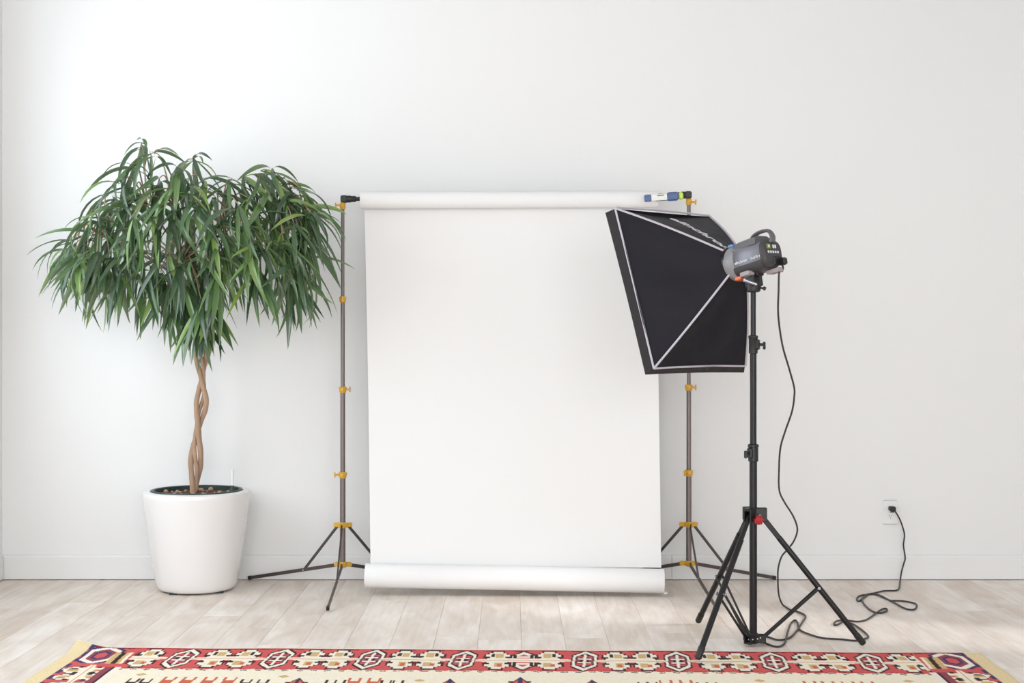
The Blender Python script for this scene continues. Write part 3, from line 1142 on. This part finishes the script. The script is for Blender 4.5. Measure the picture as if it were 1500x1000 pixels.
def corner(sr, su, back):
    return fc + r_ * (sr * sw / 2) + u_ * (su * sh / 2) - a_ * back


CN = [(-1, 1), (1, 1), (1, -1), (-1, -1)]
LIP = .052
rimF = [corner(a, b_, 0) for a, b_ in CN]
rimB = [corner(a, b_, LIP) for a, b_ in CN]
rimB[0] += Vector((.004, 0, 0))
rimB[2] += u_ * .012 - r_ * .040
rimF[2] += r_ * .004
rimB[1] -= r_ * .016
rimB[3] += u_ * .008
rimB[0] -= u_ * .004
rimB[1] -= u_ * .006
RGR = .060
ringc = fc - a_ * .335
ringp = [ringc + r_ * (a * RGR * .8) + u_ * (b_ * RGR * .8) for a, b_ in CN]
NS = 14


def side_panel(i, inward, k):
    """fabric between two neighbouring ribs: a grid that sags inwards"""
    j = (i + 1) % 4
    c = (rimB[i] + rimB[j] + ringp[i] + ringp[j]) / 4
    n = (rimB[j] - rimB[i]).cross(ringp[i] - rimB[i]).normalized()
    if n.dot(c - (fc - a_ * .17)) < 0:
        n = -n
    vs_ = []
    for q in range(NS + 1):
        t = q / NS
        # ribs bow outwards slightly
        bow = math.sin(PI * t) * .012
        pa = rimB[i].lerp(ringp[i], t)
        pb = rimB[j].lerp(ringp[j], t)
        ca = (pa - (fc - a_ * .17)); cb_ = (pb - (fc - a_ * .17))
        ca -= a_ * ca.dot(a_); cb_ -= a_ * cb_.dot(a_)
        pa = pa + ca.normalized() * bow
        pb = pb + cb_.normalized() * bow
        for w in range(NS + 1):
            s = w / NS
            sag = math.sin(PI * s) * (1 - t) ** .5 * inward * (.4 + .6 * (1 - t))
            wrinkle = (.002 if i == 0 else .006) * math.sin(9 * s + 5 * t + k) * math.sin(PI * s) * math.sin(PI * min(1, t + .1))
            vs_.append(pa.lerp(pb, s) - n * (sag - wrinkle))
    mb = MB()
    m1 = NS + 1
    fs_ = []
    for q in range(NS):
        for w in range(NS):
            z_ = q * m1 + w
            fs_.append((z_, z_ + 1, z_ + m1 + 1, z_ + m1))
    nv = len(vs_)
    inner = [v - n * .0015 for v in vs_]
    mb.add(vs_ + inner, fs_ + [tuple(nv + x for x in q[::-1]) for q in fs_])
    grid = lambda q, w: vs_[q * m1 + w]
    return mb, grid, n


grids = []
for i, (inw, k) in enumerate(((.014, 0.3), (.006, 1.2), (.010, 2.2), (.012, 3.1))):
    mb, grid, n = side_panel(i, inw, k)
    obj('panel', mb, M['fabric'], sbx, True)
    grids.append((grid, n))
# lip around the front
mb = MB()
for i in range(4):
    j = (i + 1) % 4
    n = (rimF[j] - rimF[i]).cross(rimB[i] - rimF[i]).normalized()
    if n.dot(rimF[i] - fc) < 0:
        n = -n
    outer, inn = [], []
    for q in range(11):
        t = q / 10
        sag = math.sin(PI * t) * (.004 if i else .002)
        f_, b_ = rimF[i].lerp(rimF[j], t) - n * sag, rimB[i].lerp(rimB[j], t) - n * sag
        outer.append((f_, b_)); inn.append((f_ - n * .002, b_ - n * .002))
    for q in range(10):
        mb.add([outer[q][0], outer[q + 1][0], outer[q + 1][1], outer[q][1]], [(0, 1, 2, 3)])
        mb.add([inn[q][0], inn[q + 1][0], inn[q + 1][1], inn[q][1]], [(3, 2, 1, 0)])
obj('lip', mb, M['fabric_lip'], sbx, False, 'charcoal fabric lip around the front')
# diffuser
mb = MB()
dq = [corner(a * .968, b_ * .972, .026) for a, b_ in CN]
mb.add(dq + [p - a_ * .002 for p in dq], [(0, 1, 2, 3), (7, 6, 5, 4), (0, 4, 5, 1), (1, 5, 6, 2), (2, 6, 7, 3), (3, 7, 4, 0)])
obj('diffuser', mb, M['diffuser'], sbx, False, 'white diffuser cloth')
# piping: front loop and the four seams
mb = MB()
for i in range(4):
    j = (i + 1) % 4
    g, n = grids[i]
    pts = [g(0, w) + n * .002 for w in range(NS + 1)]
    if i == 0:
        pts = [rimB[0].lerp(rimB[1], w / NS) + n * (.004 + (.004 * math.sin(PI * w / NS))) for w in range(NS + 1)]
    mb.tube(pts, .0042, 6)
obj('piping', mb, M['piping'], sbx, True, 'light grey piping round the front edge')
for i in range(4):
    g, n = grids[i]
    g2, n2 = grids[(i - 1) % 4]
    nn = (n + n2).normalized()
    obj('seam_piping', MB().tube([g(q, 0) + nn * .0015 for q in range(NS + 1)], .0045, 6), M['piping'], sbx, True, 'light grey seam piping')
# speed ring
mb = MB()
mb.lathe(ringc, -a_, [(.062, -.012), (.066, -.010), (.066, .006), (.060, .010), (.048, .010), (.048, -.012)], 32, cap=False)
obj('speed_ring', mb, M['black_metal'], sbx, True)
# maker's name printed on the top panel, running along the front-left seam
g, n = grids[0]
p0 = g(2, 0).lerp(g(2, NS), .30)
p1 = g(NS - 1, 0).lerp(g(NS - 1, NS), .30)
ex = (p1 - p0).normalized()
ey = n.cross(ex)
lt = text_mb('elinchrom', .056, g(4, 4) + n * .004 + ey * .006, ex, ey, shear=.35, lift=.006, spread=1.36)
tl0 = (p1 - p0).length
lt.v = [tuple(Vector(p) + n * (.013 * math.sin(PI * max(0, min(1, .12 + .88 * (Vector(p) - p0).dot(ex) / tl0))))) for p in lt.v]
obj('lettering', lt, M['print'], sbx, False, 'white script maker name on the top panel')

# ------------------------------------------------------------------ outlet and power cord
OX, OZ = 1.820, H - (750.5 - 500) / 305
out = thing('wall_outlet', (OX, YB - .003, OZ), 'white two-socket wall outlet with black plug above the baseboard', 'outlet')
obj('cover_plate', MB().box((OX, YB - .0028, OZ), .070, .0056, .114, bev=.003), M['outlet'], out)
for s in (-1, 1):
    rz = OZ + s * .0195
    mb = MB()
    loop = []
    for j in range(20):
        t = 2 * PI * j / 20
        loop.append((OX + .0172 * math.cos(t), rz + max(-.0125, min(.0125, .0165 * math.sin(t)))))
    mb.rings([[(a, YB - .0052, b_) for a, b_ in loop], [(a, YB - .0072, b_) for a, b_ in loop]])
    rc = obj('receptacle', mb, M['outlet'], out)
    mb = MB()
    mb.box((OX - .0064, YB - .0072, rz + .003), .0020, .001, .0085)
    mb.box((OX + .0064, YB - .0072, rz + .003), .0020, .001, .0068)
    mb.lathe((OX, YB - .0068, rz - .0075), (0, -1, 0), [(.0024, 0), (.0024, .0009)], 10)
    obj('slot', mb, M['slot'], rc)
obj('screw', MB().lathe((OX, YB - .0054, OZ), (0, -1, 0), [(.003, 0), (.003, .0008), (.001, .0013)], 10), M['chrome'], out)

conn = hp(sb + .004, .034, -.040)
cpx = [(1141.5, 398), (1140.5, 425), (1140, 462), (1146, 505), (1156, 540), (1163, 566), (1163.5, 580), (1160, 603), (1150, 632), (1143, 657), (1141, 690),
       (1141.5, 718), (1149, 735), (1162, 756), (1168, 775), (1163, 792), (1154, 804), (1145, 815), (1140, 832), (1139.5, 852), (1141, 872), (1147, 886)]
pts = [conn, conn + Vector((.004, -.004, -.022))]
for px, py in cpx:
    t = (py - 390) / (890 - 390)
    pts.append(at(px, py, 5.30 + .86 * t ** 1.25))
fl = [(1158, 893), (1170, 896), (1180, 902), (1176, 910), (1166, 925), (1156, 934), (1140, 937), (1122, 932), (1113, 936), (1122, 942), (1138, 947), (1149, 942),
      (1153, 928), (1158, 914), (1164, 908), (1168, 911), (1171, 921), (1181, 927), (1204, 934), (1232, 936), (1252, 938), (1264, 936), (1272, 933),
      (1268, 927), (1255, 917), (1243, 911), (1236, 910), (1226, 915), (1222, 914), (1225, 909.5), (1238, 908), (1256, 910), (1270, 907), (1284, 897), (1292, 892), (1298, 891), (1299, 894), (1290, 897.5),
      (1278, 895), (1267, 886), (1263, 878), (1268, 871), (1280, 869), (1292, 873), (1304, 879), (1323, 880), (1340, 883.5), (1343, 888), (1338, 892.5), (1326, 891),
      (1311, 883), (1299, 877), (1285, 871), (1273, 870), (1264, 876), (1258, 880), (1255, 877), (1259, 872.5), (1272, 870), (1286, 867), (1296, 865), (1312, 864.5), (1317, 861)]
for i, (px, py) in enumerate(fl):
    pts.append(on_floor(px, py, .0045))
for px, py, d in ((1318.5, 852, 6.775), (1320.5, 838, 6.79), (1324, 825, 6.80), (1326, 817, 6.805), (1324, 803, 6.81), (1323.5, 796, 6.81), (1325, 784, 6.81), (1323, 774, 6.81), (1318, 760, 6.808), (1311, 748, 6.806)):
    pts.append(at(px, py, d))
plug_c = Vector((OX + .003, YB - .026, OZ + .0200))
pts.append(plug_c + Vector((.012, -.004, -.004)))
cord = thing('power_cord', on_floor(1140, 936), 'black power cord looped on floor from strobe to wall outlet', 'cord')
cpts = spline(pts, 5)
for p in cpts:
    if p.z < .0042:
        p.z = .0042
obj('cable', MB().tube(cpts, .0038, 7), M['cord'], cord, True)
mb = MB().box(plug_c, .029, .036, .022, bev=.004)
mb.box(plug_c + Vector((0, -.010, -.008)), .018, .022, .018, bev=.004)
pg = obj('plug', mb, M['black_plastic'], cord, False)
obj('connector', MB().box(hp(sb + .014, .030, -.036), .030, .022, .028, (A, Rv, U), bev=.005), M['black_plastic'], cord)

# ------------------------------------------------------------------ rug
C_RED, C_DRED = np.array(srgb(216, 96, 96)[:3]), np.array(srgb(184, 66, 72)[:3])
C_CREAM, C_WHITE = np.array(srgb(250, 240, 218)[:3]), np.array(srgb(250, 240, 226)[:3])
C_TAN, C_DARK = np.array(srgb(216, 184, 130)[:3]), np.array(srgb(66, 50, 50)[:3])
C_NAVY, C_ORANGE = np.array(srgb(78, 68, 108)[:3]), np.array(srgb(212, 112, 84)[:3])
C_END, C_PLUM = np.array(srgb(240, 218, 172)[:3]), np.array(srgb(150, 78, 92)[:3])
RL, RD, EB = 3.213, 2.05, .062                          # red width, depth, cream end bands
BV, BU = .332, .192                                     # border widths: far/near and sides


def hexd(x_, y_, hx, hy):
    """1 on the outline of an elongated hexagon, <1 inside"""
    return np.maximum(np.abs(x_) / hx, (np.abs(x_) / hx) * .45 + np.abs(y_) / hy * .87)


def put(c, m_, col):
    c[m_] = col


def border_motifs(c, x_, y_, hexes, pairs, ym):
    """hexagon lattices and twin cream medallions along a strip; x_ runs along it, y_ across"""
    for hx in hexes:
        a, b_ = x_ - hx, y_ - ym
        a = a + .05 * b_
        h = hexd(a, b_, .043, .134)
        put(c, h < 1.13, C_DARK); put(c, h < 1.0, C_WHITE); put(c, h < .78, C_DARK); put(c, h < .68, C_PLUM)
        ins = h < .68
        put(c, ins & (np.abs(a) < .0050), C_WHITE)
        put(c, ins & (np.abs(np.abs(a) - .012) < .004), C_DARK)
        put(c, ins & (np.abs(np.abs(b_) - .030) < .009) & (np.abs(a) < .024), C_WHITE)
        put(c, ins & (np.abs(np.abs(b_) - .062) < .010) & (np.abs(a) > .005), C_RED)
    for (pc, sep, mid) in pairs:
        a, b_ = x_ - pc, y_ - ym
        for s in (-1, 1):
            e_ = a - s * sep
            h = hexd(e_, b_, .044, .128)
            step = np.where(np.abs(b_) > .115, .018, np.where(np.abs(b_) > .095, .031, np.where(np.abs(b_) > .045, .043, .036)))
            inside = (np.abs(e_) < step) & (np.abs(b_) < .140)
            rim_ = (np.abs(e_) < step + .007) & (np.abs(b_) < .152)
            put(c, rim_ & ~inside, C_DARK)
            put(c, inside, C_WHITE)
            core = (np.abs(e_) < step - .010) & (np.abs(b_) < .105)
            put(c, core, C_CREAM)
            put(c, core & (np.abs(e_ + .008 * s) < .014) & (np.abs(b_) > .04), C_TAN)
            put(c, core & (np.abs(e_ - .016 * s) < .007) & (b_ < -.055), C_DARK)
            put(c, core & (np.abs(e_ - .010) < .008) & (b_ > .055) & (b_ < .095), C_ORANGE)
            put(c, (np.abs(np.abs(e_) - .040) < .012) & (np.abs(np.abs(b_) - .050) < .012), C_DARK)
        if mid:
            dm = hexd(a, b_, .040, .125)
            put(c, dm < 1.12, C_DARK); put(c, dm < .98, C_WHITE); put(c, dm < .70, C_RED)
            put(c, (dm < .98) & (np.abs(np.abs(b_) - .055) < .012), C_WHITE)
            put(c, (np.abs(np.abs(a) - .030) < .007) & (np.abs(b_) < .09), C_DARK)
        w_ = sep + .078
        put(c, (np.abs(a) < w_) & (np.abs(b_) < .030 - .016 * np.clip((np.abs(a) - sep) / .078, 0, 1)), C_CREAM)
        put(c, (np.abs(a) < w_ + .02) & (np.abs(b_) < .0035), C_ORANGE)


def rug_color(u, v):
    """u from the left red edge, v from the far red edge (metres)"""
    c = np.empty(u.shape + (3,)); c[:] = C_RED
    jit = .004 * np.sin(u * 91) + .003 * np.sin(u * 211 + 1.3)
    vv = np.minimum(v, RD - v)                           # distance from the nearer long edge
    uu = np.minimum(u, RL - u)
    xs = u - 1.561                                       # metres from the picture's centre line
    hexes = [-1.187, -.838, -.504, -.172, .265, .597, .939, 1.283]
    pairs = [(-1.365, .052, False), (-1.012, .052, False), (-.671, .052, False), (-.338, .052, False), (.046, .094, True), (.431, .052, False),
             (.768, .052, False), (1.111, .052, False), (1.440, .040, False)]
    far = (vv < BV)
    ct = c.copy()
    border_motifs(ct, xs, vv, hexes, pairs, .167)
    c[far] = ct[far]
    # side borders: the same motifs turned
    side = (uu < BU) & (vv > .26)
    cs_ = np.empty_like(c); cs_[:] = C_RED
    k_ = (v - .41) / .335
    border_motifs(cs_, v, uu * 1.55, [.58 + .34 * i for i in range(-0, 4)], [(.41 + .34 * i, .052, False) for i in range(0, 5)], .148)
    c[side] = cs_[side]
    # corners: a hexagon beside the edge and a diagonal tan band
    cor = (uu < BU) & (vv <= .26)
    cc = np.empty_like(c); cc[:] = C_RED
    h = hexd(uu - .072, vv - .13, .056, .120)
    put(cc, h < 1.18, C_NAVY); put(cc, h < 1.0, C_WHITE); put(cc, h < .72, C_PLUM); put(cc, (h < .5), C_NAVY); put(cc, (h < .34), C_RED)
    dg = uu - .150 - (vv - .20) * .06
    put(cc, (np.abs(dg) < .030) & (vv > .08), C_TAN)
    put(cc, (np.abs(dg) < .009) & (vv > .08), C_DARK)
    put(cc, (np.abs(dg - .028) < .006) & (vv > .08), C_CREAM)
    c[cor] = cc[cor]
    put(c, (vv < .012 + jit * .5), C_DRED)
    put(c, (np.abs(vv - (.014 + jit * .4)) < .004) & (np.sin(u * 60) > -.2), C_DARK)
    put(c, (uu < .014) & (np.sin(v * 70) > -.3), C_NAVY)
    # inner field
    fieldm = (vv > BV + jit) & (uu > BU)
    c[fieldm] = C_CREAM
    put(c, (vv > BV - .012 + jit) & (vv < BV + jit) & (uu > BU) & (np.sin(u * 83) + np.sin(u * 37) > -.7), C_DRED)
    put(c, (np.abs(vv - (BV + .012 + jit)) < .005) & (uu > BU) & (np.sin(u * 130) > .1), C_DARK)
    put(c, (np.abs(uu - BU) < .010) & (vv > BV - .02), C_WHITE)
    put(c, (np.abs(uu - BU + .016) < .006) & (vv > BV - .02), C_DARK)
    put(c, (np.abs(uu - BU + .034) < .012) & (vv > BV - .02), C_PLUM)

    def mx(px):
        return (px - 750) / 431.0

    def animal(px, col, sz=.021, v0=.505):
        a, b_ = xs - mx(px), vv - v0
        body_ = (np.abs(a) < sz) & (b_ > -.012) & (b_ < .055)
        ears = (np.abs(np.abs(a) - sz * .85) < sz * .22) & (b_ > -.055) & (b_ <= -.012)
        legs = (np.abs(np.abs(a) - sz * .7) < sz * .3) & (b_ >= .055) & (b_ < .105)
        put(c, fieldm & (body_ | ears | legs), col)

    def bug(px, v0=.50):
        a, b_ = xs - mx(px), vv - v0
        put(c, fieldm & (np.abs(a) / .036 + np.abs(b_) / .10 < 1.0), C_DARK)
        put(c, fieldm & (np.abs(a) / .030 + np.abs(b_) / .085 < 1.0), C_ORANGE)
        put(c, fieldm & (np.abs(a) < .007) & (np.abs(b_) < .085), C_NAVY)
        put(c, fieldm & (np.abs(np.abs(a) - .030) < .008) & (np.abs(np.abs(b_) - .03) < .009), C_DARK)

    for px in (257, 286, 316, 346, 528, 556, 978, 1007, 1185, 1212, 1240, 1268):
        animal(px, C_ORANGE)
    for px in (207, 226, 372, 396, 495, 508, 575, 592, 945, 958, 1030, 1044, 1155, 1300):
        animal(px, C_DARK, .018, .535)
    for px, v0 in ((446, .55), (666, .55), (768, .52), (872, .55), (1090, .58)):
        bug(px, v0)
    for px, v0 in ((208, .42), (421, .435), (622, .48), (1115, .45), (1330, .44)):
        a, b_ = xs - mx(px), vv - v0
        put(c, fieldm & (np.abs(a) / .020 + np.abs(b_) / .022 < 1), C_TAN)
    # repeat of small figures over the unseen rest of the field
    deep = fieldm & (vv > .62)
    ra, rb = (xs % .22) - .11, (v % .26) - .13
    put(c, deep & (np.abs(ra) / .045 + np.abs(rb) / .06 < 1), C_RED)
    put(c, deep & (np.abs(ra) / .022 + np.abs(rb) / .03 < 1), C_NAVY)
    # cream ends and the cream edge cord
    put(c, (u < 0) | (u > RL), C_END)
    put(c, ((u < 0) | (u > RL)) & (np.sin(np.abs(u - RL / 2) * 420) > .75), np.array(srgb(236, 218, 178)[:3]))
    put(c, (v < 0) | (v > RD), C_CREAM)
    return c


u_lin = np.concatenate([np.linspace(-EB, -.004, 14), np.arange(0, RL, .0032), np.linspace(RL + .004, RL + EB, 14)])
v_lin = np.concatenate([np.linspace(-.016, -.002, 3), np.arange(0.0, .64, .0058), np.arange(.64, RD, .022), [RD, RD + .016]])
Ug, Vg = np.meshgrid(u_lin, v_lin)
nu, nv = len(u_lin), len(v_lin)
th0 = math.atan2(5.219 - 5.312, 1.651 + 1.561)
cth, sth = math.cos(th0), math.sin(th0)
wob = .004 * np.sin(Ug * 5.1) + .0025 * np.sin(Ug * 13.0 + 2)
Vw = Vg + np.where(Vg < .3, wob * (1 - Vg / .3), 0)
Xr = -1.561 + Ug * cth + Vw * sth
Yr = 5.300 + Ug * sth - Vw * cth
dist2 = (Ug + EB) ** 2 + (Vg + .016) ** 2
Zr = .0050 + .026 * np.exp(-dist2 / .075 ** 2) + .0008 * np.sin(Ug * 31) * np.sin(Vg * 27)
Zr = np.where((Vg < -.01) | (Vg > RD + .01), Zr - .003, Zr)
n_top = nu * nv
verts = np.stack([Xr, Yr, Zr], -1).reshape(-1, 3)
I = np.arange(n_top).reshape(nv, nu)
quads = np.stack([I[:-1, :-1], I[1:, :-1], I[1:, 1:], I[:-1, 1:]], -1).reshape(-1, 4)
# underside skirt
bord = np.concatenate([I[0, :], I[1:, -1], I[-1, -2::-1], I[-2:0:-1, 0]])
nb = len(bord)
low = verts[bord].copy(); low[:, 2] = np.maximum(low[:, 2] - .0048, .0003)
verts = np.concatenate([verts, low])
sk = np.stack([bord, np.roll(bord, -1), n_top + (np.arange(nb) + 1) % nb, n_top + np.arange(nb)], -1)
faces = np.concatenate([quads, sk])
me = bpy.data.meshes.new('rug')
ctr = np.array([Xr.mean(), Yr.mean(), 0.0])
me.vertices.add(len(verts)); me.vertices.foreach_set('co', (verts - ctr).ravel())
me.loops.add(faces.size); me.loops.foreach_set('vertex_index', faces.ravel().astype(np.int32))
me.polygons.add(len(faces))
me.polygons.foreach_set('loop_start', np.arange(0, faces.size, 4, dtype=np.int32))
me.update(calc_edges=True)
colr = rug_color(Ug, Vg).reshape(-1, 3)
colr = np.concatenate([colr, colr[bord]])
att = me.attributes.new('weave', 'FLOAT_COLOR', 'POINT')
att.data.foreach_set('color', np.concatenate([colr, np.ones((len(colr), 1))], 1).ravel().astype(np.float32))
me.materials.append(M['rug'])
rug = bpy.data.objects.new('rug', me)
rug.location = ctr
COL.objects.link(rug)
tag(rug, 'red and cream patterned wool rug lying across the pale plank floor', 'rug')
